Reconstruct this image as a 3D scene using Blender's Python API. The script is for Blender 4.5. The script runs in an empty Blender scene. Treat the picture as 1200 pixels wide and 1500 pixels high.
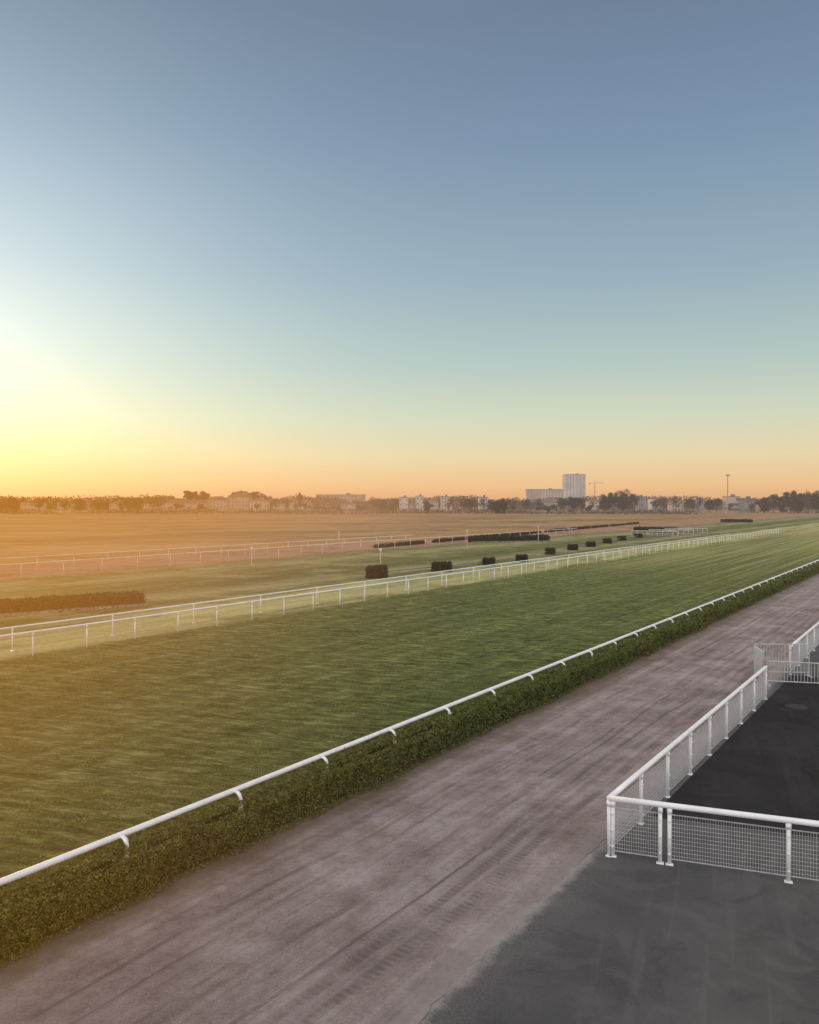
import bpy, math, random
import numpy as np
from mathutils import Vector
random.seed(4); R=np.random.default_rng(7)
S=bpy.context.scene; COL=S.collection
S.view_settings.view_transform='Standard'; S.view_settings.look='None'
S.view_settings.exposure=0; S.view_settings.gamma=1
def lin(c): 
    return tuple(((v/255)/12.92 if v/255<=.04045 else ((v/255+.055)/1.055)**2.4) for v in c)+(1,)
SUN=Vector((-.56,.82,.105)).normalized()
DX,DY=.575,.818       # direction of the racecourse straight
def W(s,t,z=0.): return (DX*s-DY*t, DY*s+DX*t, z)
# ------------------------------------------------------------ noise
def vnoise(x,y,seed=0):
    xi=np.floor(x).astype(np.int64); yi=np.floor(y).astype(np.int64); fx=x-xi; fy=y-yi
    fx=fx*fx*(3-2*fx); fy=fy*fy*(3-2*fy)
    def h(a,b):
        n=(a*374761393+b*668265263+seed*982451653)&0xffffffff
        n=((n^(n>>13))*1274126177)&0xffffffff
        return ((n^(n>>16))&0xffff)/65535.
    return (h(xi,yi)*(1-fx)+h(xi+1,yi)*fx)*(1-fy)+(h(xi,yi+1)*(1-fx)+h(xi+1,yi+1)*fx)*fy
# ------------------------------------------------------------ materials
hz=bpy.data.node_groups.new('painted_haze','ShaderNodeTree')  # emission mixed into materials by distance, imitating mist and amber sun flare
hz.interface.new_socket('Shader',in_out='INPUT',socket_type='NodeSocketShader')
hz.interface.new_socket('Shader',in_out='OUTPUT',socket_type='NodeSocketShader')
def build_painted_haze():
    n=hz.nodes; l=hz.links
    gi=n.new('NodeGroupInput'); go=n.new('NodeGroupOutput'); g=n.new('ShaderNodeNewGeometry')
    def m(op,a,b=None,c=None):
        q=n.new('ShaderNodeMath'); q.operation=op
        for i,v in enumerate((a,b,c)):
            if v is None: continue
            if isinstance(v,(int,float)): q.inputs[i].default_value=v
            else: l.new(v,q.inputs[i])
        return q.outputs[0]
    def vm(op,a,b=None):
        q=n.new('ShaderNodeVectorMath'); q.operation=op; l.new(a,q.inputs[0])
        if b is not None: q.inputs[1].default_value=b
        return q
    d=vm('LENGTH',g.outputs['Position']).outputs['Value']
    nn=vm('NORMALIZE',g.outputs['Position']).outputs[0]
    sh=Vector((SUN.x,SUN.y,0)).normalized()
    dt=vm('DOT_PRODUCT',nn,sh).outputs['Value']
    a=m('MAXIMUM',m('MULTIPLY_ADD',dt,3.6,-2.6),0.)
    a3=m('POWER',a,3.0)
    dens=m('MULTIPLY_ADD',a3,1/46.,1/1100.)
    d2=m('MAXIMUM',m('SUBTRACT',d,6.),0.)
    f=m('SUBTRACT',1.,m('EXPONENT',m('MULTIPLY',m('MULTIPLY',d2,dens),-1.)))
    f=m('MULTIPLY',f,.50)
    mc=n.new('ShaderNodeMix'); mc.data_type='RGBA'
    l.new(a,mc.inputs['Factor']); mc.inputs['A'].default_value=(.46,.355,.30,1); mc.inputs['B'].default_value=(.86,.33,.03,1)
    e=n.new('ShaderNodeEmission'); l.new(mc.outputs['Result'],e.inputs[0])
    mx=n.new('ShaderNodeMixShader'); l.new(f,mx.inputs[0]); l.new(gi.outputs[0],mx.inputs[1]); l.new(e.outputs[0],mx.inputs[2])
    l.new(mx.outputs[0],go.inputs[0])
build_painted_haze()
class M:
    def __init__(s,name,rough=.9,spec=.25,metal=0):
        s.m=bpy.data.materials.new(name); s.m.use_nodes=True; s.m.cycles.emission_sampling='NONE'
        s.n=s.m.node_tree.nodes; s.l=s.m.node_tree.links
        s.b=s.n['Principled BSDF']; s.o=s.n['Material Output']
        s.b.inputs['Roughness'].default_value=rough; s.b.inputs['Metallic'].default_value=metal
        s.b.inputs['Specular IOR Level'].default_value=spec
        s.g=s.n.new('ShaderNodeNewGeometry').outputs['Position']
    def math(s,op,a,b=None,c=None,clamp=False):
        q=s.n.new('ShaderNodeMath'); q.operation=op; q.use_clamp=clamp
        for i,v in enumerate((a,b,c)):
            if v is None: continue
            if isinstance(v,(int,float)): q.inputs[i].default_value=v
            else: s.l.new(v,q.inputs[i])
        return q.outputs[0]
    def dot(s,v):
        q=s.n.new('ShaderNodeVectorMath'); q.operation='DOT_PRODUCT'; s.l.new(s.g,q.inputs[0]); q.inputs[1].default_value=v
        return q.outputs['Value']
    def noise(s,scale,detail=4,vec=None,rot=None,sc=None,rough=.55,dist=0):
        v=vec or s.g
        if sc:
            mp=s.n.new('ShaderNodeMapping'); s.l.new(v,mp.inputs[0])
            mp.vector_type='TEXTURE'
            mp.inputs['Rotation'].default_value=(0,0,rot or 0); mp.inputs['Scale'].default_value=sc; v=mp.outputs[0]
        t=s.n.new('ShaderNodeTexNoise'); s.l.new(v,t.inputs['Vector']); t.inputs['Scale'].default_value=scale
        t.inputs['Detail'].default_value=detail; t.inputs['Roughness'].default_value=rough; t.inputs['Distortion'].default_value=dist
        return t.outputs['Fac']
    def ramp(s,f,stops,interp='LINEAR'):
        r=s.n.new('ShaderNodeValToRGB'); s.l.new(f,r.inputs[0]); cr=r.color_ramp; cr.interpolation=interp
        while len(cr.elements)<len(stops): cr.elements.new(.5)
        for e,(p,c) in zip(cr.elements,stops):
            e.position=p; e.color=c if len(c)==4 else (*c,1)
        return r.outputs[0]
    def mix(s,f,a,b,mode='MIX'):
        q=s.n.new('ShaderNodeMix'); q.data_type='RGBA'; q.blend_type=mode
        for k,v in (('Factor',f),('A',a),('B',b)):
            if isinstance(v,(int,float)): q.inputs[k].default_value=v
            elif isinstance(v,tuple): q.inputs[k].default_value=v if len(v)==4 else (*v,1)
            else: s.l.new(v,q.inputs[k])
        return q.outputs['Result']
    def step(s,f,a,b):
        q=s.n.new('ShaderNodeMapRange'); q.interpolation_type='SMOOTHSTEP'; s.l.new(f,q.inputs[0])
        q.inputs[1].default_value=a; q.inputs[2].default_value=b; return q.outputs[0]
    def bump(s,h,st=.5,d=.02):
        q=s.n.new('ShaderNodeBump'); s.l.new(h,q.inputs['Height']); q.inputs['Strength'].default_value=st; q.inputs['Distance'].default_value=d
        s.l.new(q.outputs[0],s.b.inputs['Normal'])
    def done(s,c,paint_haze=True,transl=0):
        if isinstance(c,tuple): s.b.inputs['Base Color'].default_value=c if len(c)==4 else (*c,1)
        else: s.l.new(c,s.b.inputs['Base Color'])
        out=s.b.outputs[0]
        if transl:
            t=s.n.new('ShaderNodeBsdfTranslucent'); 
            if isinstance(c,tuple): t.inputs[0].default_value=(*c[:3],1)
            else: s.l.new(c,t.inputs[0])
            mx=s.n.new('ShaderNodeMixShader'); mx.inputs[0].default_value=transl; s.l.new(out,mx.inputs[1]); s.l.new(t.outputs[0],mx.inputs[2]); out=mx.outputs[0]
        if paint_haze:
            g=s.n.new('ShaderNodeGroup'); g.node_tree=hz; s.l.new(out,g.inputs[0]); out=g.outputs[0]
        s.l.new(out,s.o.inputs[0]); return s.m
def simple(name,c1,c2,scale=2,rough=.8,spec=.3,metal=0,transl=0,bump=0,bs=30):
    m=M(name,rough,spec,metal); f=m.noise(scale,5)
    c=m.ramp(f,[(.35,c1),(.65,c2)])
    if bump: m.bump(m.noise(bs,4),bump,.01)
    return m.done(c,True,transl)
ALONG=math.atan2(DY,DX)
ACR=math.atan2(-.30,1.)
def m_turf():
    m=M('turf',.95,.1)
    st=m.noise(1.0,8,rot=ACR,sc=(1.5,.26,1),rough=.72,dist=.25)
    st2=m.noise(1.0,7,rot=ACR+.10,sc=(.5,.09,1),rough=.78)
    mow=m.noise(1.0,4,rot=ALONG,sc=(60,.45,1),rough=.6)
    big=m.noise(.11,4); fine=m.noise(12,7,rough=.85)
    # raised rows left by the mower / chain harrow
    v=m.dot((-math.sin(ACR),math.cos(ACR),0))
    row=m.math('SINE',m.math('MULTIPLY_ADD',m.noise(.35,4,rough=.6),16.,m.math('MULTIPLY',v,2*math.pi/.62)))
    rowm=m.math('MULTIPLY',row,m.step(m.noise(.5,3),.35,.6))
    f=m.math('ADD',m.math('ADD',m.math('MULTIPLY',st,.45),m.math('MULTIPLY',st2,.37)),m.math('MULTIPLY',mow,.18))
    f=m.math('ADD',f,m.math('MULTIPLY',rowm,.020))
    c=m.ramp(f,[(.40,(.020,.034,.009)),(.465,(.066,.096,.024)),(.52,(.135,.17,.048)),(.585,(.35,.36,.14))])
    c=m.mix(m.math('MULTIPLY',m.step(big,.45,.7),.35),c,(.17,.165,.055))
    c=m.mix(m.math('MULTIPLY',m.step(fine,.53,.64),.5),c,(.28,.29,.13))
    c=m.mix(m.math('MULTIPLY',m.step(fine,.47,.36),.65),c,(.016,.026,.007))
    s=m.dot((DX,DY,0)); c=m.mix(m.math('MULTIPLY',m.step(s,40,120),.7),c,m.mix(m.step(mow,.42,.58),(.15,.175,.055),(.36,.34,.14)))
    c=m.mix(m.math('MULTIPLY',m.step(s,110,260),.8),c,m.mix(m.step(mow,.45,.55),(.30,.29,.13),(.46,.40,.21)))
    m.bump(m.math('ADD',m.math('ADD',m.noise(24,5,rough=.75),m.math('MULTIPLY',st2,1.2)),m.math('MULTIPLY',rowm,.35)),1.,.07)
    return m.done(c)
def m_field():
    m=M('field',1,.05)
    s=m.dot((DX,DY,0)); t=m.dot((-DY,DX,0))
    wob=m.noise(.09,6,rough=.7); tp=m.math('ADD',t,m.math('MULTIPLY_ADD',wob,8.,-4.))
    f=m.math('DIVIDE',m.math('ADD',tp,60.),182.)
    def q(t): return (t+60)/182
    G1=(.38,.37,.17);G2=(.16,.17,.065);G3=(.095,.115,.042);G4=(.28,.27,.13);P=(.36,.205,.15);BB=(.36,.21,.10)
    c=m.ramp(f,[(q(-60),G4),(q(-20),(.25,.25,.11)),(q(8),G4),(q(11),G2),(q(32),G2),(q(34),G1),(q(39.5),G1),(q(42),G3),(q(45),G4),(q(49),G3),(q(56),G2),(q(60),G4),(q(65),G2),(q(69.5),P),(q(78),P),(q(83),BB),(q(118),(.34,.21,.105))])
    streak=m.noise(1.,6,rot=ALONG,sc=(22,1.2,1),rough=.7)
    c=m.mix(m.step(streak,.5,.66),c,m.mix(1.,c,(.5,.52,.48),'MULTIPLY'))
    c=m.mix(m.math('MULTIPLY',m.step(streak,.5,.34),.7),c,m.mix(1.,c,(1.45,1.42,1.4),'MULTIPLY'))
    patch=m.noise(.16,7,rough=.7)
    c=m.mix(m.math('MULTIPLY',m.step(patch,.52,.62),.55),c,(.33,.31,.17))
    c=m.mix(m.math('MULTIPLY',m.step(patch,.47,.38),.5),c,(.12,.105,.045))
    big=m.noise(1.,7,rot=.3,sc=(55,22,1),rough=.72,dist=.5)
    far=m.step(t,82.,100.)
    c=m.mix(m.math('MULTIPLY',m.step(t,130.,190.),.75),c,(.33,.19,.09))
    c=m.mix(m.math('MULTIPLY',m.math('MULTIPLY',m.step(big,.5,.57),far),.75),c,(.15,.115,.05))
    c=m.mix(m.math('MULTIPLY',m.math('MULTIPLY',m.step(big,.46,.38),far),.55),c,(.46,.32,.18))
    fn=m.noise(3,6,rough=.8); c=m.mix(m.math('MULTIPLY',m.step(fn,.48,.62),.55),c,m.mix(1.,c,(.4,.45,.4),'MULTIPLY'))
    m.bump(m.noise(8,5,rough=.7),.6,.08)
    return m.done(c)
def m_dirt():
    m=M('dirt',.95,.1)
    s=m.dot((DX,DY,0)); t=m.dot((-DY,DX,0))
    st=m.noise(1.,5,rot=ALONG,sc=(18,.3,1),rough=.6); st3=m.noise(1.,5,rot=ALONG+.01,sc=(12,.06,1),rough=.65)
    b=m.noise(.5,8,rough=.7); fi=m.noise(7,8,rough=.85); gr=m.noise(38,3,rough=.8)
    c=m.ramp(m.math('ADD',m.math('ADD',m.math('MULTIPLY',st,.25),m.math('MULTIPLY',b,.43)),m.math('MULTIPLY',fi,.32)),[(.41,(.175,.135,.125)),(.5,(.30,.24,.225)),(.58,(.43,.365,.345))])
    c=m.mix(m.math('MULTIPLY',m.step(st3,.54,.66),.3),c,(.17,.13,.118))
    c=m.mix(m.math('MULTIPLY',m.step(fi,.53,.65),.45),c,(.17,.13,.115))
    c=m.mix(m.math('MULTIPLY',m.step(gr,.56,.68),.5),c,(.50,.44,.41))
    c=m.mix(m.math('MULTIPLY',m.step(gr,.44,.33),.5),c,(.13,.10,.09))
    wt=m.math('ADD',t,m.math('MULTIPLY_ADD',m.noise(.12,2),.9,-.45))
    w3=m.math('ADD',t,m.math('MULTIPLY_ADD',m.noise(.06,2),2.4,-1.2))
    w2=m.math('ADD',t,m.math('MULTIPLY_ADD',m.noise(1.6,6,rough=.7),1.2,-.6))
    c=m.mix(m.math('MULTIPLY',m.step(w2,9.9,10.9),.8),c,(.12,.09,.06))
    sn=m.math('MULTIPLY_ADD',m.math('SINE',m.math('MULTIPLY',s,2*math.pi/.13)),.25,.65)
    brk=m.step(m.noise(.6,3),.40,.56)
    for (src,t0,wd,k,tr) in ((wt,6.55,.15,.75,1),(wt,6.95,.13,.65,1),(wt,7.3,.05,.6,0),(w3,7.9,.07,.55,0),(w3,8.15,.06,.5,0),(w3,9.4,.07,.5,0),(wt,9.0,.04,.45,0)):
        dd=m.math('ABSOLUTE',m.math('SUBTRACT',src,t0)); r=m.math('MULTIPLY',m.step(dd,wd,wd*.35),brk)
        if tr: r=m.math('MULTIPLY',r,sn)
        c=m.mix(m.math('MULTIPLY',r,m.math('MULTIPLY',m.step(fi,.34,.54),k)),c,(.095,.072,.062))
    c=m.mix(m.math('MULTIPLY',m.step(w2,6.15,5.7),.5),c,(.34,.30,.285))
    m.bump(m.math('ADD',m.math('ADD',fi,m.math('MULTIPLY',gr,.5)),m.math('MULTIPLY',st3,.35)),.95,.04)
    return m.done(c)
def m_asph(name,k,blotch=.5,dust=False,spec=.2):
    m=M(name,.9,spec)
    b=m.noise(.35,5,rough=.6,dist=.4); g=m.noise(55,3,rough=.8); sw=m.noise(.9,6,rough=.6,dist=1.6); sc=m.noise(1.,5,rot=ALONG+.25,sc=(6,.3,1),dist=.8)
    c=m.ramp(b,[(.35,(.080*k,.078*k,.079*k)),(.65,(.118*k,.115*k,.115*k))])
    c=m.mix(m.math('MULTIPLY',m.step(sw,.50,.62),blotch),c,(.155*k,.15*k,.148*k))
    c=m.mix(m.math('MULTIPLY',m.step(sc,.54,.68),blotch*.8),c,(.18*k,.173*k,.17*k))
    c=m.mix(m.math('MULTIPLY',m.step(sw,.42,.34),blotch*1.2),c,(.055*k,.055*k,.057*k))
    c=m.mix(m.math('MULTIPLY',m.step(g,.55,.72),.25),c,(.22*k,.215*k,.21*k))
    c=m.mix(m.math('MULTIPLY',m.step(g,.45,.3),.25),c,(.03*k,.03*k,.03*k))
    if dust:
        t=m.dot((-DY,DX,0)); wt=m.math('ADD',t,m.math('MULTIPLY_ADD',m.noise(2.5,7,rough=.75),.6,-.3))
        c=m.mix(m.math('MULTIPLY',m.step(wt,5.35,5.62),m.math('MULTIPLY_ADD',m.step(g,.4,.6),.3,.55)),c,(.36,.32,.305))
        c=m.mix(m.math('MULTIPLY',m.step(wt,4.6,5.45),m.math('MULTIPLY',m.step(g,.4,.65),.35)),c,(.25,.23,.215))
    m.bump(g,.4,.01); return m.done(c)
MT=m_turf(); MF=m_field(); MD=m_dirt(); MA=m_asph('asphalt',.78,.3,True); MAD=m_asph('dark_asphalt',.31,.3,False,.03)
WHITE=simple('white_paint',(.70,.71,.74),(.80,.81,.83),3,.45,.4)
OLDW=simple('weathered_white_paint',(.60,.53,.48),(.75,.68,.63),2,.6,.3)
WIRE=simple('coated_wire',(.42,.42,.44),(.54,.54,.55),8,.5,.4)
GALV=simple('galvanised_steel',(.38,.39,.41),(.52,.53,.55),6,.5,.5,.3)
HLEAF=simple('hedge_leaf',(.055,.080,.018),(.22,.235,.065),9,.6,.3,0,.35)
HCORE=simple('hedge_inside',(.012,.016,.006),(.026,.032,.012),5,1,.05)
GRAS=simple('grass_blade',(.07,.10,.026),(.30,.31,.12),2.,.8,.2,0,.4)
BRUSH=simple('brush_dark',(.02,.024,.011),(.07,.07,.034),6,.9,.1,0,.1)
BRUSHB=simple('brush_brown',(.07,.048,.025),(.17,.115,.055),6,.9,.1,0,.1)
LEAFA=simple('leaf_olive',(.03,.036,.014),(.085,.085,.035),.35,.8,.2,0,.2)
LEAFD=simple('leaf_dark',(.015,.02,.011),(.05,.055,.026),.35,.8,.2,0,.1)
TWIG=simple('winter_twig',(.055,.042,.03),(.13,.10,.07),.35,.9,.1,0,.1)
BARK=simple('bark',(.04,.03,.02),(.09,.07,.05),3,.9,.1)
WALLW=simple('render_white',(.38,.365,.35),(.54,.52,.50),.06,.9,.1)
WALLC=simple('render_cream',(.34,.29,.23),(.48,.42,.34),.06,.9,.1)
WALLG=simple('render_grey',(.20,.20,.205),(.32,.32,.33),.06,.9,.1)
ROOFT=simple('clay_roof',(.16,.09,.06),(.26,.15,.10),.5,.9,.1)
ROOFG=simple('flat_roof',(.14,.14,.14),(.2,.2,.2),.5,.9,.1)
GLASS=simple('window_glass',(.11,.11,.115),(.20,.20,.21),.1,.4,.4)
STEEL=simple('painted_steel',(.2,.19,.18),(.3,.28,.26),1,.5,.4)
IRON=simple('cast_iron',(.04,.038,.036),(.065,.06,.058),8,.8,.1)
# ------------------------------------------------------------ object helpers
def mesh_np(name,v,f,mat,smooth=False):
    me=bpy.data.meshes.new(name); v=np.asarray(v,dtype=np.float32); f=np.asarray(f,dtype=np.int32)
    k=f.shape[1]; me.vertices.add(len(v)); me.vertices.foreach_set('co',v.ravel())
    me.loops.add(f.size); me.loops.foreach_set('vertex_index',f.ravel())
    me.polygons.add(len(f)); me.polygons.foreach_set('loop_start',np.arange(len(f),dtype=np.int32)*k)
    me.polygons.foreach_set('loop_total',np.full(len(f),k,dtype=np.int32))
    if smooth: me.polygons.foreach_set('use_smooth',np.ones(len(f),dtype=bool))
    me.update(calc_edges=True); me.materials.append(mat); return me
def obj(name,me,parent=None,loc=(0,0,0),rz=0,**kw):
    o=bpy.data.objects.new(name,me); COL.objects.link(o); o.location=loc; o.rotation_euler=(0,0,rz)
    if parent: o.parent=parent
    for k,v in kw.items(): o[k]=v
    return o
def thing(name,label,cat,loc=(0,0,0),rz=0,group=None,kind=None):
    o=obj(name,None,None,loc,rz,label=label,category=cat)
    if group: o['group']=group
    if kind: o['kind']=kind
    o.empty_display_size=.2
    return o
class B:   # mesh buffer, quads/ngons
    def __init__(s): s.v=[]; s.f=[]
    def box(s,c,d,rz=0,taper=1):
        n=len(s.v); ca,sa=math.cos(rz),math.sin(rz)
        for z in (-.5,.5):
            k=taper if z>0 else 1
            for x,y in ((-.5,-.5),(.5,-.5),(.5,.5),(-.5,.5)):
                X,Y=x*d[0]*k,y*d[1]*k
                s.v.append((c[0]+X*ca-Y*sa,c[1]+X*sa+Y*ca,c[2]+z*d[2]))
        s.f+=[(n,n+3,n+2,n+1),(n+4,n+5,n+6,n+7),(n,n+1,n+5,n+4),(n+1,n+2,n+6,n+5),(n+2,n+3,n+7,n+6),(n+3,n,n+4,n+7)]
        return s
    def tube(s,pts,r,n=8,caps=True,sq=(1,1)):
        pts=[Vector(p) for p in pts]; b=len(s.v); rr=r if isinstance(r,(list,tuple)) else [r]*len(pts)
        for i,p in enumerate(pts):
            d=(pts[min(i+1,len(pts)-1)]-pts[max(i-1,0)]).normalized()
            up=Vector((0,0,1)) if abs(d.z)<.95 else Vector((1,0,0))
            x=d.cross(up).normalized(); y=x.cross(d).normalized()
            for k in range(n):
                a=2*math.pi*(k+.5)/n; s.v.append(tuple(p+x*math.cos(a)*rr[i]*sq[0]+y*math.sin(a)*rr[i]*sq[1]))
        for i in range(len(pts)-1):
            for k in range(n):
                k2=(k+1)%n; s.f.append((b+i*n+k,b+i*n+k2,b+(i+1)*n+k2,b+(i+1)*n+k))
        if caps:
            s.f.append(tuple(b+k for k in range(n))[::-1]); e=b+(len(pts)-1)*n; s.f.append(tuple(e+k for k in range(n)))
        return s
    def mesh(s,name,mat,smooth=False):
        me=bpy.data.meshes.new(name); me.from_pydata(s.v,[],s.f); me.materials.append(mat)
        if smooth: me.polygons.foreach_set('use_smooth',[True]*len(me.polygons))
        me.update(); return me
def leaf_quads(p,size,flat=0.):
    n=len(p); a=R.normal(size=(n,3)); a/=np.linalg.norm(a,axis=1)[:,None]
    b=R.normal(size=(n,3)); b-=(a*b).sum(1)[:,None]*a; b/=np.linalg.norm(b,axis=1)[:,None]
    sz=(size*R.uniform(.6,1.3,n))[:,None]
    v=np.stack([p-a*sz*.6,p+b*sz*.32,p+a*sz*.6,p-b*sz*.32],1).reshape(-1,3)
    return v,np.arange(4*n).reshape(-1,4)
# ------------------------------------------------------------ camera
cam=bpy.data.cameras.new('camera'); co=bpy.data.objects.new('camera',cam); COL.objects.link(co)
cam.sensor_fit='HORIZONTAL'; cam.sensor_width=36; cam.lens=36*1150/1200; cam.clip_end=20000; cam.clip_start=.1
co.location=(0,0,6.5); co.rotation_euler=(math.radians(90-.6),0,0); S.camera=co
# ------------------------------------------------------------ world
w=bpy.data.worlds.new('World'); S.world=w; w.use_nodes=True; n=w.node_tree.nodes; l=w.node_tree.links; n.clear()
def wm(op,a,b=None,c=None,cl=False):
    q=n.new('ShaderNodeMath'); q.operation=op; q.use_clamp=cl
    for i,v in enumerate((a,b,c)):
        if v is None: continue
        if isinstance(v,(int,float)): q.inputs[i].default_value=v
        else: l.new(v,q.inputs[i])
    return q.outputs[0]
out=n.new('ShaderNodeOutputWorld'); bg=n.new('ShaderNodeBackground'); bg2=n.new('ShaderNodeBackground'); add=n.new('ShaderNodeAddShader')
sky=n.new('ShaderNodeTexSky'); sky.sky_type='NISHITA'; sky.sun_disc=False
sky.sun_elevation=math.asin(SUN.z); sky.sun_rotation=math.atan2(SUN.x,SUN.y); sky.dust_density=1.5; sky.ozone_density=2.
l.new(sky.outputs[0],bg.inputs[0]); bg.inputs[1].default_value=.004
tc=n.new('ShaderNodeTexCoord'); nm=n.new('ShaderNodeVectorMath'); nm.operation='NORMALIZE'; l.new(tc.outputs['Generated'],nm.inputs[0])
sx=n.new('ShaderNodeSeparateXYZ'); l.new(nm.outputs[0],sx.inputs[0]); z=wm('MAXIMUM',sx.outputs[2],0.)
def wramp(f,stops,it='LINEAR'):
    r=n.new('ShaderNodeValToRGB'); l.new(f,r.inputs[0]); cr=r.color_ramp; cr.interpolation=it
    while len(cr.elements)<len(stops): cr.elements.new(.5)
    for e,(p,c) in zip(cr.elements,stops): e.position=p; e.color=c
    return r.outputs[0]
base=wramp(z,[(0,lin((222,166,122))),(.022,lin((236,192,142))),(.058,lin((231,212,170))),(.105,lin((208,214,190))),(.17,lin((179,198,193))),(.274,lin((148,172,187))),(.412,lin((121,145,170))),(.527,lin((107,126,150))),(.68,lin((122,133,152))),(.85,(.78,.75,.73,1)),(1,(.95,.88,.84,1))])  # zenith stops raised above the view, added fill light for the ground
dt=n.new('ShaderNodeVectorMath'); dt.operation='DOT_PRODUCT'; l.new(nm.outputs[0],dt.inputs[0]); dt.inputs[1].default_value=SUN
ang=wm('ARCCOSINE',dt.outputs['Value'])
g1=wm('EXPONENT',wm('MULTIPLY',wm('MULTIPLY',ang,ang),-1/(.12**2)))
g2=wm('EXPONENT',wm('MULTIPLY',wm('MULTIPLY',ang,ang),-1/(.33**2)))
g3=wm('EXPONENT',wm('MULTIPLY',ang,-1/.35))
gl=wm('ADD',wm('ADD',wm('MULTIPLY',g1,.18),wm('MULTIPLY',g2,.36)),wm('MULTIPLY',g3,.22))
gcol=wramp(z,[(0,(1.,.28,.0,1)),(.035,(1.,.50,.0,1)),(.075,(1.,.76,.18,1)),(.13,(1.,.86,.50,1)),(.2,(.98,.93,.74,1)),(.4,(.85,.95,.90,1)),(.7,(.5,.55,.6,1))],'B_SPLINE')
sc=n.new('ShaderNodeVectorMath'); sc.operation='SCALE'; l.new(gcol,sc.inputs[0]); l.new(gl,sc.inputs['Scale'])
ad=n.new('ShaderNodeVectorMath'); ad.operation='ADD'; l.new(base,ad.inputs[0]); l.new(sc.outputs[0],ad.inputs[1])
back_fill=wm('MULTIPLY',wm('SUBTRACT',.1,sx.outputs[1]),1.6,cl=True)  # extra glow added to the unseen sky behind the camera, brightens the ground
sc2=n.new('ShaderNodeVectorMath'); sc2.operation='SCALE'; sc2.inputs[0].default_value=(1.08,.98,.92); l.new(back_fill,sc2.inputs['Scale'])
ad2=n.new('ShaderNodeVectorMath'); ad2.operation='ADD'; l.new(ad.outputs[0],ad2.inputs[0]); l.new(sc2.outputs[0],ad2.inputs[1])
l.new(ad2.outputs[0],bg2.inputs[0]); bg2.inputs[1].default_value=.98
l.new(bg.outputs[0],add.inputs[0]); l.new(bg2.outputs[0],add.inputs[1]); l.new(add.outputs[0],out.inputs[0])
sl=bpy.data.lights.new('sun','SUN'); sl.energy=2.4; sl.angle=math.radians(3.0); sl.color=(1,.68,.34)
so=bpy.data.objects.new('sun',sl); COL.objects.link(so); so.rotation_euler=SUN.to_track_quat('Z','Y').to_euler(); so.location=(-50,80,30)
# ------------------------------------------------------------ ground
g=[(-6000,-400,0),(6000,-400,0),(6000,9000,0),(-6000,9000,0)]
o=obj('ground',mesh_np('ground',g,[(0,1,2,3)],MF),kind='structure',label='dry brown and green racecourse infield grass')
def grid_sheet(name,ss,ts,zf,mat,warp=None):
    SS,TT=np.meshgrid(ss,ts,indexing='ij')
    if warp: TT=warp(SS,TT)
    Z=zf(SS,TT)
    v=np.stack([DX*SS-DY*TT,DY*SS+DX*TT,Z],-1).reshape(-1,3)
    ni,nj=SS.shape; i,j=np.meshgrid(np.arange(ni-1),np.arange(nj-1),indexing='ij'); k=(i*nj+j).ravel()
    f=np.stack([k,k+nj,k+nj+1,k+1],1)
    return mesh_np(name,v,f,mat,True)
near=np.arange(-8,70,.13); mid=np.arange(70,160,.8); far=np.arange(160,401,4)
def turfz(s,t):
    X=DX*s-DY*t; Y=DY*s+DX*t
    c,sn=math.cos(ACR),math.sin(ACR); a=X*c+Y*sn; b=-X*sn+Y*c
    h=vnoise(a*.6,b*2.6,3)*.05+vnoise(a*2.2,b*5,5)*.04+vnoise(s*.15,t*.15,9)*.05
    return .012+h
me=grid_sheet('grass_track',np.concatenate([near,mid,far]),np.arange(11.6,32.3,.13),turfz,MT)
obj('grass_track',me,kind='structure',label='mown green turf racing track')
def dirtz(s,t):
    rut=lambda c,w:np.exp(-((t-c-(vnoise(s*.05,s*0,4)-.5)*.4)/w)**2)
    return .04+vnoise(s*.3,t*1.2,2)*.03+vnoise(s*.8,t*7,8)*.012+vnoise(s*4,t*5,18)*.012-.03*rut(6.9,.12)-.03*rut(7.3,.06)-.025*rut(7.8,.08)-.025*rut(9.0,.1)-.02*rut(10.3,.2)-.05*np.clip((6.1-t)/.5,0,1)
def dwarp(s,t):
    e=(vnoise(s*.3,s*0,21)-.5)*.08+(vnoise(s*2.3,s*0,23)-.5)*.08+(vnoise(s*7,s*0,22)-.5)*.08
    return t+e*np.exp(-((t-5.6)/.5)**2)
me=grid_sheet('dirt_road',np.concatenate([np.arange(-8,60,.07),np.arange(60,160,.8),far]),np.arange(5.58,11.9,.06),dirtz,MD,dwarp)
obj('dirt_road',me,kind='structure',label='rutted mauve brown dirt horse track')
a0=[W(-12,5.95,.006),W(-12,-60,.006),W(190,-60,.006),W(190,5.95,.006)]
obj('asphalt_pavement',mesh_np('asphalt_pavement',a0,[(0,1,2,3)],MA),kind='structure',label='worn grey asphalt apron')
ev=[];ef=[]
for i in range(21):
    u=i/20; Yf=16.2+(29.6-16.2)*u; x0=(DX*Yf-5.22)/DY
    ev.append((x0,Yf,.014)); ev.append((x0+22,Yf-8.0,.014))
for i in range(20): ef.append((2*i,2*i+1,2*i+3,2*i+2))
obj('enclosure_pavement',mesh_np('enclosure_pavement',ev,ef,MAD),kind='structure',label='freshly surfaced dark asphalt enclosure')
b=B(); cx,cy=12.35,25.0
b.tube([(0,0,0),(0,0,.02)],.34,20); b.tube([(0,0,.0),(0,0,.028)],.26,20)
mh=thing('manhole_cover','round iron manhole cover set in dark asphalt','manhole cover',(cx,cy,.008)); obj('cover',b.mesh('cover',IRON),mh)
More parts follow.
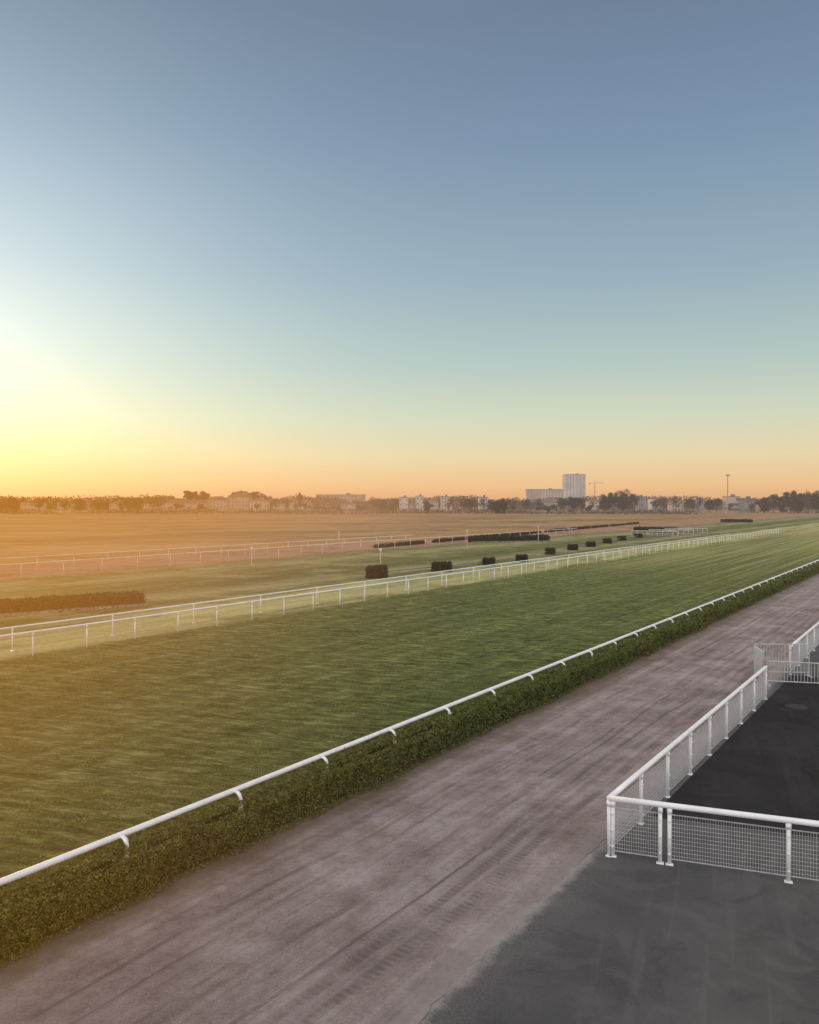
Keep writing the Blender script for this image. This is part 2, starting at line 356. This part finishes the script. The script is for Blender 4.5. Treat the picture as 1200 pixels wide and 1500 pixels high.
# ------------------------------------------------------------ grass tufts
def tufts():
    N=520000; s=R.uniform(-4,75,N)**1.0; t=R.uniform(11.9,31.8,N)
    X=DX*s-DY*t; Y=DY*s+DX*t; keep=(Y>9)&(X/Y>-.56)&(X/Y<.56)&(R.uniform(0,1,N)<np.clip(28/Y,0,1))
    s,t=s[keep],t[keep]; X,Y=X[keep],Y[keep]
    c,sn=math.cos(ACR),math.sin(ACR); a=X*c+Y*sn; bb=-X*sn+Y*c
    d=vnoise(a*.6,bb*2.6,3)*.55+vnoise(a*2.2,bb*5,5)*.45; k=(d>.46); X,Y,s,t,d=X[k],Y[k],s[k],t[k],d[k]
    z0=turfz(s,t)-.01; n_=len(X); h=R.uniform(.02,.06,n_)*(.5+d); an=R.uniform(0,math.pi,n_); wd=R.uniform(.008,.018,n_)
    lx=R.normal(0,.025,n_); ly=R.normal(0,.025,n_)
    v=np.stack([np.stack([X-wd*np.cos(an),Y-wd*np.sin(an),z0],1),np.stack([X+wd*np.cos(an),Y+wd*np.sin(an),z0],1),np.stack([X+lx,Y+ly,z0+h],1)],1).reshape(-1,3)
    return mesh_np('grass_tufts',v,np.arange(len(v)).reshape(-1,3),GRAS)
obj('grass_tufts',tufts(),kind='stuff',label='short grass blades standing on the turf track',category='grass')
# ------------------------------------------------------------ hedge beside road
HT0=.86
def hedge():
    top=thing('hedge','long clipped low green hedge beside the dirt road','hedge')
    ss=np.arange(-6,220,1.); b=B()
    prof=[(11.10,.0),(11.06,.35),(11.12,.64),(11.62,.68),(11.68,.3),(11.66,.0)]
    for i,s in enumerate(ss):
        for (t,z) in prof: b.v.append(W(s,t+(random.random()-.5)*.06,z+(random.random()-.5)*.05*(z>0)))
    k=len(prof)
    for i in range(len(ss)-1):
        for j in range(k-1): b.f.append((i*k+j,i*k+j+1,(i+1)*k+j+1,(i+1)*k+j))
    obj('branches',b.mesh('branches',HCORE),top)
    P=[];Z=[]
    def seg(s0,s1,per,size):
        N=int((s1-s0)*per); s=R.uniform(s0,s1,N); u=R.uniform(0,1,N)
        bulge=(vnoise(s*.9,u*3,31)-.5)*.22+(vnoise(s*3,u*7,32)-.5)*.18
        t=np.where(u<.5,10.98-bulge*.8,np.where(u<.9,10.98+(u-.5)/.4*.76,11.74+bulge*.5))
        z=np.where(u<.5,u/.5*(HT0-.04),np.where(u<.9,HT0-.03+bulge*.5,(1-u)/.1*(HT0-.04)))
        rnd=np.minimum(1,np.abs(u-.5)*9); t=t+(1-rnd)*.07; z=z-(1-rnd)*.06
        t+=R.normal(0,.03,N); z+=np.abs(R.normal(0,.025,N)); z=np.maximum(z,.03)
        t-= (z<.15)*R.uniform(0,.16,N)
        P.append(np.stack([DX*s-DY*t,DY*s+DX*t,z],1)); Z.append(np.full(N,size))
    seg(2,16,5200,.038); seg(16,32,2800,.05); seg(32,60,1100,.085); seg(60,120,300,.16); seg(120,220,80,.35)
    v,f=leaf_quads(np.concatenate(P),np.concatenate(Z))
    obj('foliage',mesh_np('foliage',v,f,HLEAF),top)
hedge()
# ------------------------------------------------------------ railings
def railing(label,t,s0,s1,step,kind_near=False,h=1.0,r=.05,phase=None,mat=WHITE,name='running_rail',lim=100):
    top=thing(name,label,'running rail')
    pp=lambda s,z=0.:W(s,t,z)
    pts=[pp(s,h) for s in np.append(np.arange(s0,s1,2.5),s1)]
    obj('rail',B().tube(pts,r,10).mesh('rail',mat,True),top)
    b=B()
    if kind_near:
        b.tube([(0,0,h-.02),(0,-.07,h+.002),(0,-.14,h-.015),(0,-.185,h-.05),(0,-.20,h-.10),(0,-.205,h-.45),(0,-.205,0)],[.024,.028,.03,.032,.032,.032,.032],8,sq=(1.4,1))
    else:
        b.tube([(0,0,0),(0,0,h-.02)],.032,8); b.tube([(0,0,h-.16),(0,0,h-.03)],.045,8); b.box((0,0,.012),(.16,.16,.02))
    me=b.mesh('post',mat,True); ss=np.arange(phase if phase is not None else s0,s1,step); rest=B()
    nm='bracket' if kind_near else 'post'
    for i,s in enumerate(ss):
        p=pp(s)
        if i<lim: obj(nm,me,top,p,ALONG)
        else: rest.tube([p,(p[0],p[1],h)],.035,6)
    if rest.v: obj('distant_posts',rest.mesh('distant_posts',mat),top,kind='stuff')
    return top
railing('white tubular running rail on curved brackets above the hedge',11.45,-2.12,220,2.5,True,.97,.052,-2.12)
railing('white running rail on upright posts along the turf track',32.0,5.4,185,2.5,False,1.1,.046,5.4)
railing('second white running rail just beyond the turf track',34.2,6,150,5.,False,1.05,.04,8.2)
railing('weathered white rail in front of the sand track',68.,25,160,4.,False,1.2,.05,25,OLDW)
railing('weathered white rail on the far side of the sand track',76.,25,110,4.,False,1.2,.05,27,OLDW)
# ------------------------------------------------------------ mesh fences
def wire_panel(L,z0=.10,z1=.90):
    b=B(); k=int(L/.045)
    for i in range(k+1): 
        x=.04+i*(L-.08)/k
        b.tube([(x,0,z0),(x,.0,z0+.03),(x,0,z1)],.0032,4,False)
    for zz in np.arange(z0,z1+.01,(z1-z0)/11): b.tube([(.02,.006,zz),(L-.02,.006,zz)],.0032,4,False)
    for zz in (z0,z1): b.tube([(.02,-.012,zz+.02),(L-.02,-.012,zz+.02)],.006,4,False)
    return b
def fence_post(h,foot=True):
    b=B(); b.tube([(0,0,0),(0,0,h-.03)],.034,10); b.box((0,0,.010),(.13,.10,.016)); b.tube([(0,0,h-.14),(0,0,h-.05)],.046,10)
    for zz in (.2,.5,.8): b.box((0,-.04,zz),(.04,.02,.03))
    return b
def mesh_fence(label,pts,posts,h=1.07,r=.052):
    top=thing('mesh_fence',label,'fence')
    obj('top_rail',B().tube([(p[0],p[1],h) for p in pts],r,12).mesh('top_rail',WHITE,True),top)
    pm=fence_post(h).mesh('post',WHITE,True); pans={}
    for i,(p,pan) in enumerate(posts):
        q=posts[i+1][0] if i+1<len(posts) else p
        a=math.atan2(q[1]-p[1],q[0]-p[0]) if q!=p else a
        obj('post',pm,top,(p[0],p[1],0),a)
        if pan and q!=p:
            L=math.hypot(q[0]-p[0],q[1]-p[1]); k=round(L,2)
            if k not in pans: pans[k]=wire_panel(L).mesh('wire_panel',WIRE)
            obj('wire_panel',pans[k],top,(p[0],p[1],0),a)
    return top
def sl_(Y): X=(DX*Y-5.28)/DY; return (X,Y)
c_s=sl_(14.42)
l1=[sl_(14.42+1.45*i) for i in range(9)]
mesh_fence('white tubular fence with wire mesh beside the dirt road',l1+[(l1[-1][0]+.03,l1[-1][1]+.04)],[(p,True) for p in l1])
dv=Vector((2.79,-1.0)).normalized()
def fr(d): return (c_s[0]+dv.x*d,c_s[1]+dv.y*d)
mesh_fence('white tubular mesh fence with double gate posts closing the enclosure',[fr(.0),fr(.93),fr(1.06),fr(9)],
   [(fr(.07),True),(fr(.90),False),(fr(1.06),True),(fr(3.0),True),(fr(4.94),True),(fr(6.88),True),(fr(8.8),True)])
l2=[sl_(29.8+1.6*i) for i in range(16)]
mesh_fence('white tubular mesh fence continuing beyond the opening',l2,[(p,True) for p in l2])
def barrier(label,p,q,h=1.25):
    L=math.hypot(q[0]-p[0],q[1]-p[1]); a=math.atan2(q[1]-p[1],q[0]-p[0])
    top=thing('crowd_barrier',label,'barrier',(p[0],p[1],0),a,'galvanised crowd barriers at the opening')
    b=B().tube([(0,0,.0),(0,0,h),(L,0,h),(L,0,0)],.026,8); b.tube([(0,0,.15),(L,0,.15)],.02,8)
    b.box((0,0,.012),(.12,.5,.024)); b.box((L,0,.012),(.12,.5,.024)); obj('frame',b.mesh('frame',GALV,False),top)
    b=B(); k=int(L/.11)
    for i in range(1,k): b.tube([(i*L/k,0,.15),(i*L/k,0,h)],.011,6,False)
    obj('bars',b.mesh('bars',GALV),top,kind='stuff')
barrier('grey galvanised barred barrier across the fence opening',(12.85,28.1),(15.0,27.6),.85)
barrier('short grey galvanised barrier at the fence opening',(12.75,28.2),(13.0,29.5),1.15)
barrier('grey galvanised barred barrier beside the white mesh fence',(13.05,29.6),(15.05,29.5),1.2)
# ------------------------------------------------------------ hurdles
def brush(name,label,cat,p,q,depth,h,mat,core=HCORE,size=.12,dens=260,group=None,frame=True,top_w=1.0):
    L=math.hypot(q[0]-p[0],q[1]-p[1]); a=math.atan2(q[1]-p[1],q[0]-p[0])
    top=thing(name,label,cat,(p[0],p[1],0),a,group)
    b=B(); b.box((L/2,0,h*.45),(L*.97,depth*.85,h*.88),0,1.02); obj('packed_brush',b.mesh('packed_brush',core),top)
    A=L*depth+2*L*h+2*depth*h; N=int(min(A*dens,24000))
    u=R.uniform(0,1,(N,3)); f=R.uniform(0,A,N); P=u*np.array([L,depth,h*.95])-np.array([0,depth/2,0])
    P[:,2]+=.03
    m1=f<L*depth; P[m1,2]=h*(.88+.24*vnoise(P[m1,0]*2.,P[m1,1]*2,5))
    m2=(f>=L*depth)&(f<L*depth+L*h); P[m2,1]=-depth/2
    m3=(f>=L*depth+L*h)&(f<L*depth+2*L*h); P[m3,1]=depth/2
    m4=f>=L*depth+2*L*h; P[m4,0]=np.where(u[m4,0]<.5,0,L)
    P+=R.normal(0,size*.5,P.shape); P[:,2]=np.maximum(P[:,2],.02)
    v,ff=leaf_quads(P,size); obj('foliage',mesh_np('foliage',v,ff,mat),top)
    if frame:
        b=B(); b.box((L/2,-depth/2-.03,.09),(L*1.02,.05,.18)); b.box((L/2,depth/2+.03,.09),(L*1.02,.05,.18)); obj('base_board',b.mesh('base_board',STEEL),top)
    return top
grp='small clipped hedge blocks marking the jumping course'
for (x,y,wd,hh) in [(-2.86,68.6,1.65,.98),(3.1,75.5,1.7,.8),(8.4,83,1.1,.7),(12.6,88,1.1,.7),(18.1,101,1.1,.7),(22.9,110,1.2,.7),(27.4,118.6,1.2,.7),(32.5,129,1.2,.7),(37.6,139,1.3,.7),(44,151,1.3,.7)]:
    brush('clipped_hedge_block','small dark clipped hedge block standing on the grass','hedge',(x-wd/2,y+.1),(x+wd/2,y-.1),1.0,hh,BRUSH,size=.12,dens=420,group=grp,frame=False)
brush('brush_fence','wide brown brush steeplechase fence on pale grass','jump',(-17.4,50.6),(-33,39.5),1.8,.72,BRUSHB,BRUSHB,.12,420)
brush('brush_fence','tall dark brush steeplechase fence beside the sand track','jump',(10.2,132),(24.,136.5),1.4,.95,BRUSH,HCORE,.20,110)
brush('brush_fence','low dark brush fence on pale grass at the bend','jump',(53,185),(62,182),1.5,.9,BRUSH,HCORE,.22,90)
brush('brush_fence','dark brush steeplechase fence on green grass','jump',(108,272),(117,268),1.4,1.0,BRUSH,HCORE,.25,70)
pa,pb=(-5.,115.),(76.,258.)
for i in range(9):
    q0=i/9; q1=(i+1)/9-.008-.02*random.random()
    brush('low_hedge','long low dark hedge dividing turf from sand track','hedge',(pa[0]+(pb[0]-pa[0])*q0,pa[1]+(pb[1]-pa[1])*q0),(pa[0]+(pb[0]-pa[0])*q1,pa[1]+(pb[1]-pa[1])*q1),.6,random.uniform(.35,.5),BRUSH,HCORE,.18,90,group='low hedges dividing the turf from the sand track',frame=False)
b=B(); top=thing('low_rail','low dark wooden rail between the hedge blocks','rail'); pts=[(-3.5,70.,.35),(4,78.5,.35),(13,91,.35),(23,112,.35),(33,131,.35),(60,180,.35)]
obj('rail',b.tube(pts,.06,6).mesh('rail',STEEL),top); pm=B().tube([(0,0,0),(0,0,.36)],.05,6).mesh('post',STEEL)
for i in range(len(pts)-1):
    for k in range(6):
        u=k/6; obj('post',pm,top,tuple(pts[i][j]+(pts[i+1][j]-pts[i][j])*u for j in (0,1))+(0,))
for (x,y) in ((56,168),(50,160),(62,176)):
    top=thing('hurdle','white framed racing hurdle on pale grass','jump',(x,y,0),-.35,'white framed racing hurdles')
    b=B(); 
    for zz in (.15,.5,.95): b.tube([(-4.5,0,zz),(4.5,0,zz)],.05,6)
    obj('rails',b.mesh('rails',OLDW),top); b=B()
    for i in range(10): b.tube([(-4.5+i,0,0),(-4.5+i,0,1.)],.04,6)
    obj('uprights',b.mesh('uprights',OLDW),top,kind='stuff')
    v,f=leaf_quads(np.stack([R.uniform(-4.5,4.5,500),R.normal(.1,.08,500),R.uniform(.05,.8,500)],1),.25); obj('foliage',mesh_np('foliage',v,f,BRUSH),top)
for (x,y,h,lab) in [(-2.6,70.5,2.4,'slim white marker pole beside a hedge block'),(-16.5,82,1.9,'white marker pole with round disc on the infield'),(-10.8,120,2.2,'white marker pole with round disc on the infield'),(8.3,113,2.6,'slim white marker pole by the dark hedge'),(21,128,2.8,'slim white marker pole by the dark hedge')]:
    top=thing('marker_pole',lab,'pole',(x,y,0)); obj('pole',B().tube([(0,0,0),(0,0,h)],.03,8).mesh('pole',OLDW),top)
    obj('disc',B().tube([(0,-.03,h),(0,.03,h)],.12,14).mesh('disc',OLDW),top)
# ------------------------------------------------------------ trees
def tree_meshes(kind,seed):
    rr=np.random.default_rng(seed); b=B()
    hh={'round':13,'bare':13,'pine':15,'ever':12,'poplar':17}[kind]
    tr=.28 if kind!='pine' else .5; zt=hh*(.62 if kind!='pine' else .78); lean=rr.normal(0,.3)
    b.tube([(0,0,0),(lean*.3,0,zt*.4),(lean,.2,zt),(lean*1.1,.2,hh*.93)],[tr,tr*.75,tr*.45,.04],8)
    cl=[]; nl=9
    for i in range(nl):
        a=i*2.4+rr.uniform(0,.6)
        if kind=='pine': z0=hh*.5; r=rr.uniform(1.5,3.4); z1=hh*rr.uniform(.66,.84)
        elif kind=='poplar': z0=hh*rr.uniform(.15,.7); r=rr.uniform(.6,1.5); z1=z0+hh*.2
        else: z0=hh*rr.uniform(.22,.6); r=rr.uniform(1.8,4.4); z1=min(z0+hh*rr.uniform(.15,.33),hh*.9)
        e=(lean+math.cos(a)*r,math.sin(a)*r,z1); mid=((e[0]+lean)*.45,e[1]*.5,(z0+z1)/2-.2)
        b.tube([(lean*.6,0,z0),mid,e],[.13,.09,.03],5); cl.append((e,rr.uniform(1.1,1.9)))
        cl.append((mid,rr.uniform(.7,1.3)))
    for i in range(7 if kind!='pine' else 12):
        if kind=='pine': a=rr.uniform(0,6.3); r=rr.uniform(0,2.6); cl.append(((lean+math.cos(a)*r,math.sin(a)*r,hh*rr.uniform(.70,.93)),rr.uniform(.9,1.6)))
        elif kind=='poplar': cl.append(((rr.normal(0,.4),rr.normal(0,.4),hh*rr.uniform(.25,.95)),rr.uniform(.7,1.2)))
        else: a=rr.uniform(0,6.3); r=rr.uniform(0,2.6); cl.append(((math.cos(a)*r,math.sin(a)*r,hh*rr.uniform(.55,.92)),rr.uniform(1.,1.8)))
    if kind=='ever':
        for i in range(10): a=rr.uniform(0,6.3); r=rr.uniform(0,3.2); cl.append(((math.cos(a)*r,math.sin(a)*r,hh*rr.uniform(.1,.6)),rr.uniform(1.2,2.)))
    P=[]
    for c,r in cl:
        N=int((130 if kind!='bare' else 90)*r); d=rr.normal(size=(N,3)); d/=np.linalg.norm(d,axis=1)[:,None]
        P.append(np.array(c)+d*(r*rr.uniform(.45,1.15,(N,1)))*np.array([1,1,.6 if kind=='pine' else .8]))
    P=np.concatenate(P); P[:,2]=np.maximum(P[:,2],.3)
    v,f=leaf_quads(P,.5 if kind!='bare' else .36)
    return b.mesh('trunk',BARK,True),mesh_np('crown',v,f,{'round':LEAFA,'bare':TWIG,'pine':LEAFD,'ever':LEAFD,'poplar':LEAFA}[kind])
TV={k:[tree_meshes(k,i*10+j) for j in range(3)] for i,k in enumerate(['round','bare','pine','ever','poplar'])}
HT={'round':13,'bare':13,'pine':15,'ever':12,'poplar':17}
LB={'round':'olive green broadleaf tree at the racecourse edge','bare':'nearly bare winter tree at the racecourse edge','pine':'dark umbrella pine with flat crown','ever':'dense dark evergreen tree','poplar':'slender upright tree above the tree line'}
def tree(kind,xr,Y,h):
    X=(xr-600)/1150*Y; tm,cm=random.choice(TV[kind]); k=h/HT[kind]
    top=thing('tree',LB[kind],'tree',(X,Y,0),random.uniform(0,6.28),'trees around the racecourse'); top.scale=(k*random.uniform(.9,1.25),k*random.uniform(.9,1.25),k)
    obj('trunk',tm,top); obj('crown',cm,top)
def hy(y,Y): return 6.5+(738-y)*Y/1150
for k,x,Y,y in [('pine',277,720,717),('round',292,735,719),('ever',303,735,721),('round',285,725,723),('poplar',440,640,721),('bare',405,600,730),('bare',232,640,726),('bare',222,640,729),
  ('ever',345,735,721),('ever',355,735,719),('ever',372,735,720),('ever',386,735,723),('ever',625,520,733),('ever',728,480,733),('ever',738,500,734),('round',560,600,731),('bare',548,620,727),
  ('round',826,560,729),('ever',840,555,728),('round',852,560,730),('ever',888,560,724),('round',899,560,721),('ever',910,560,725),('round',922,560,723),('bare',912,570,715),('bare',930,600,722),
  ('ever',1120,560,727),('round',1133,560,724),('ever',1147,560,727),('round',1158,540,720),('ever',1170,540,720),('round',1182,540,723),('ever',1196,520,719),('poplar',1163,520,717),('bare',1184,520,719),('ever',1040,600,731),('round',1050,600,729),
  ('round',960,620,731),('bare',972,620,726),('bare',990,640,726),('round',1010,620,729),('bare',1024,640,728),('bare',590,700,727),('round',680,620,731),('bare',695,640,730),('bare',752,650,727),('round',770,640,731),('bare',790,640,730)]:
    tree(k,x,Y,hy(y,Y))
for i in range(150):
    x=random.uniform(-30,235) if i<48 else random.uniform(395,1230); Y=random.uniform(540,820)
    hh_=random.uniform(5,13) if i<48 else random.uniform(4,11)
    if i>=138: x=random.uniform(240,395); Y=random.uniform(600,670); hh_=random.uniform(3,8)
    elif i>=48 and (460<x<540 or 770<x<860): Y=random.uniform(560,640); hh_=random.uniform(4,7)
    tree(random.choice(['bare','bare','round','round','ever']),x,Y,hh_)
N=100000; xr=R.uniform(-.68,.68,N); Y=R.uniform(760,1000,N); X=xr*Y
hmax=4+9*vnoise(X*.02,Y*.004,3)+5*vnoise(X*.09,Y*.01,4)+2*(xr<-.3); Z=R.uniform(0,1,N)**.8*hmax
v,f=leaf_quads(np.stack([X,Y,Z],1),1.5); obj('far_wood',mesh_np('far_wood',v,f,TWIG),kind='stuff',label='distant belt of hazy winter woodland',category='woodland')
N=22000; xr=R.uniform(-.62,.62,N); Y=R.uniform(460,560,N)+60*vnoise(xr*9,xr*0,2); X=xr*Y
k=vnoise(X*.03,Y*.02,12)>.40; X,Y=X[k],Y[k]; Z=R.uniform(0,1,len(X))*(.8+3.*vnoise(X*.1,Y*.05,6))
v,f=leaf_quads(np.stack([X,Y,Z],1),.9); obj('scrub',mesh_np('scrub',v,f,TWIG),kind='stuff',label='low brown scrub along the field edge',category='scrub')
# ------------------------------------------------------------ buildings
def building(name,label,x0,x1,ytop,Y,depth,floors,bays,wall,roof='flat',roofm=ROOFG,cat='building',rz=0,ww=1.3,wh=1.5,wing=0):
    X0,X1=(x0-600)/1150*Y,(x1-600)/1150*Y; Wd=X1-X0; H=hy(ytop,Y)
    rh=0 if roof=='flat' else min(4,depth*.2); Hb=H-rh
    top=thing(name,label,cat,((X0+X1)/2,Y,0),rz)
    b=B(); b.box((0,depth/2,Hb/2),(Wd,depth,Hb))
    if wing: b.box((wing*Wd*.62,depth*.45,Hb*.31),(Wd*.235,depth*.7,Hb*.62))
    obj('wall',b.mesh('wall',wall),top)
    b=B()
    if roof=='flat':
        b.box((0,depth/2,Hb+.25),(Wd+.5,depth+.5,.5)); b.box((Wd*.15,depth/2,Hb+1.3),(min(5,Wd*.2),4,1.6))
    else:
        e=.5; b.v=[(-Wd/2-e,-e,Hb+.01),(Wd/2+e,-e,Hb+.01),(Wd/2+e,depth+e,Hb+.01),(-Wd/2-e,depth+e,Hb+.01),(-Wd/2+depth*.35,depth/2,Hb+rh),(Wd/2-depth*.35,depth/2,Hb+rh)]
        b.f=[(0,1,5,4),(1,2,5),(2,3,4,5),(3,0,4),(0,3,2,1)]
    rf=obj('roof',b.mesh('roof',roofm),top)
    if roof!='flat':
        b=B(); b.box((Wd*.2,depth*.4,Hb+rh*.9),(1.,.8,1.8)); obj('chimney',b.mesh('chimney',wall),rf)
    fh=Hb/floors; wm_=B(); wm_.box((0,0,0),(ww,.12,min(wh,fh*.6))); me=wm_.mesh('window',GLASS)
    for fl in range(floors):
        for k in range(bays):
            if floors<8 and random.random()<.12: continue
            obj('window',me,top,(-Wd/2+(k+.5)*Wd/bays,-.02,fh*(fl+.55)))
    return top
building('tower_block','tall white residential tower block with recessed windows',828,858,695,1400,24,16,6,WALLW,cat='tower block',ww=2.2,wh=1.7)
building('apartment_block','long pale apartment slab beside a tower',772,826,717,1330,16,8,12,WALLC,ww=2.8,wh=1.8)
building('villa','broad cream villa with tiled hipped roof',238,300,732,690,14,3,11,WALLC,'hip',ROOFT)
building('villa','middle cream villa with tiled hipped roof',301,332,727,700,16,4,6,WALLC,'hip',ROOFT)
building('villa','taller cream villa block with tiled hipped roof',333,364,722,705,18,4,6,WALLC,'hip',ROOFT)
building('villa','low cream wing with tiled roof',366,392,730,690,12,3,4,WALLC,'hip',ROOFT)
building('apartment_block','long hazy white flat roofed building',463,534,725,900,20,5,14,WALLC,ww=2.4)
for x0,x1,yt,Y,fl,by,wl,rf,wg in [(585,598,729,640,3,3,WALLW,'flat',0),(600,606,733,640,2,2,WALLG,'hip',0),(609,620,727,650,3,2,WALLW,'flat',1),(628,642,730,670,3,4,WALLC,'hip',0),(646,659,728,690,4,3,WALLW,'flat',1),(702,715,729,640,3,3,WALLW,'flat',0),(717,726,732,660,2,2,WALLG,'hip',0),(862,882,731,680,3,4,WALLC,'hip',0),(934,947,729,600,3,3,WALLG,'flat',1),(955,966,731,620,3,2,WALLW,'flat',0),(984,1002,730,660,3,4,WALLC,'hip',0),(1019,1032,732,640,2,3,WALLG,'flat',0),(1112,1120,731,580,3,2,WALLC,'hip',0)]:
    building('house','small pale house among trees at the racecourse edge',x0,x1,yt,Y,11,fl,by,wl,rf,ROOFG if rf=='flat' else ROOFT,cat='house',wing=wg)
building('modern_house','modern pale house with large dark windows',1068,1084,728,580,12,3,3,WALLC,cat='house',ww=3.,wh=2.,wing=1)
building('modern_house','modern grey and white flat roofed house',1091,1107,731,570,12,3,3,WALLG,cat='house',ww=2.8,wh=2.)
for x0,x1,yt,Y,by in [(84,104,733,600,4),(108,130,732,620,5),(160,178,734,600,4),(30,60,733,640,6),(196,232,734,640,7),(500,520,735,600,4),(400,416,735,640,3),(424,456,733,700,6),(800,818,733,640,4)]:
    building('house','low cream house with tiled roof',x0,x1,yt,Y,10,2,by,WALLC,'hip',ROOFT,cat='house')
Y=450; X=(1066-600)/1150*Y
top=thing('floodlight_mast','slender tall lighting mast beside houses','mast',(X,Y,0)); obj('pole',B().tube([(0,0,0),(0,0,12),(0,0,23)],[.35,.28,.2],8).mesh('pole',STEEL),top)
b=B(); b.box((0,0,23.1),(2.4,.5,.3)); 
for i in (-.9,-.3,.3,.9): b.box((i,-.3,22.7),(.45,.3,.5))
obj('lamp_head',b.mesh('lamp_head',STEEL),top)
Y=1200; X=(871-600)/1150*Y; H=hy(703,Y)
top=thing('tower_crane','thin steel tower crane beside the tower block','crane',(X,Y,0),.3); b=B()
for dx in (-.8,.8):
    for dy in (-.8,.8): b.tube([(dx,dy,0),(dx,dy,H-5)],.16,4)
for i in range(int((H-6)/2.)): s=1 if i%2 else -1; b.tube([(-.8*s,-.8,i*2),(.8*s,-.8,i*2+2)],.1,4)
obj('mast',b.mesh('mast',STEEL),top); b=B()
b.tube([(-10,0,H-5),(17,0,H-5)],.22,4); b.tube([(0,0,H-3.6),(17,0,H-4.6)],.16,4)
for i in range(8): b.tube([(i*2.1,0,H-5),(i*2.1+1,0,H-3.8)],.1,4)
b.tube([(0,0,H-5),(0,0,H)],.2,4); b.tube([(0,0,H),(14,0,H-4.6)],.09,4); b.tube([(0,0,H),(-9,0,H-5)],.09,4)
obj('jib',b.mesh('jib',STEEL),top); b=B(); b.box((-9,0,H-6),(2.2,1.2,1.8)); obj('counterweight',b.mesh('counterweight',STEEL),top)
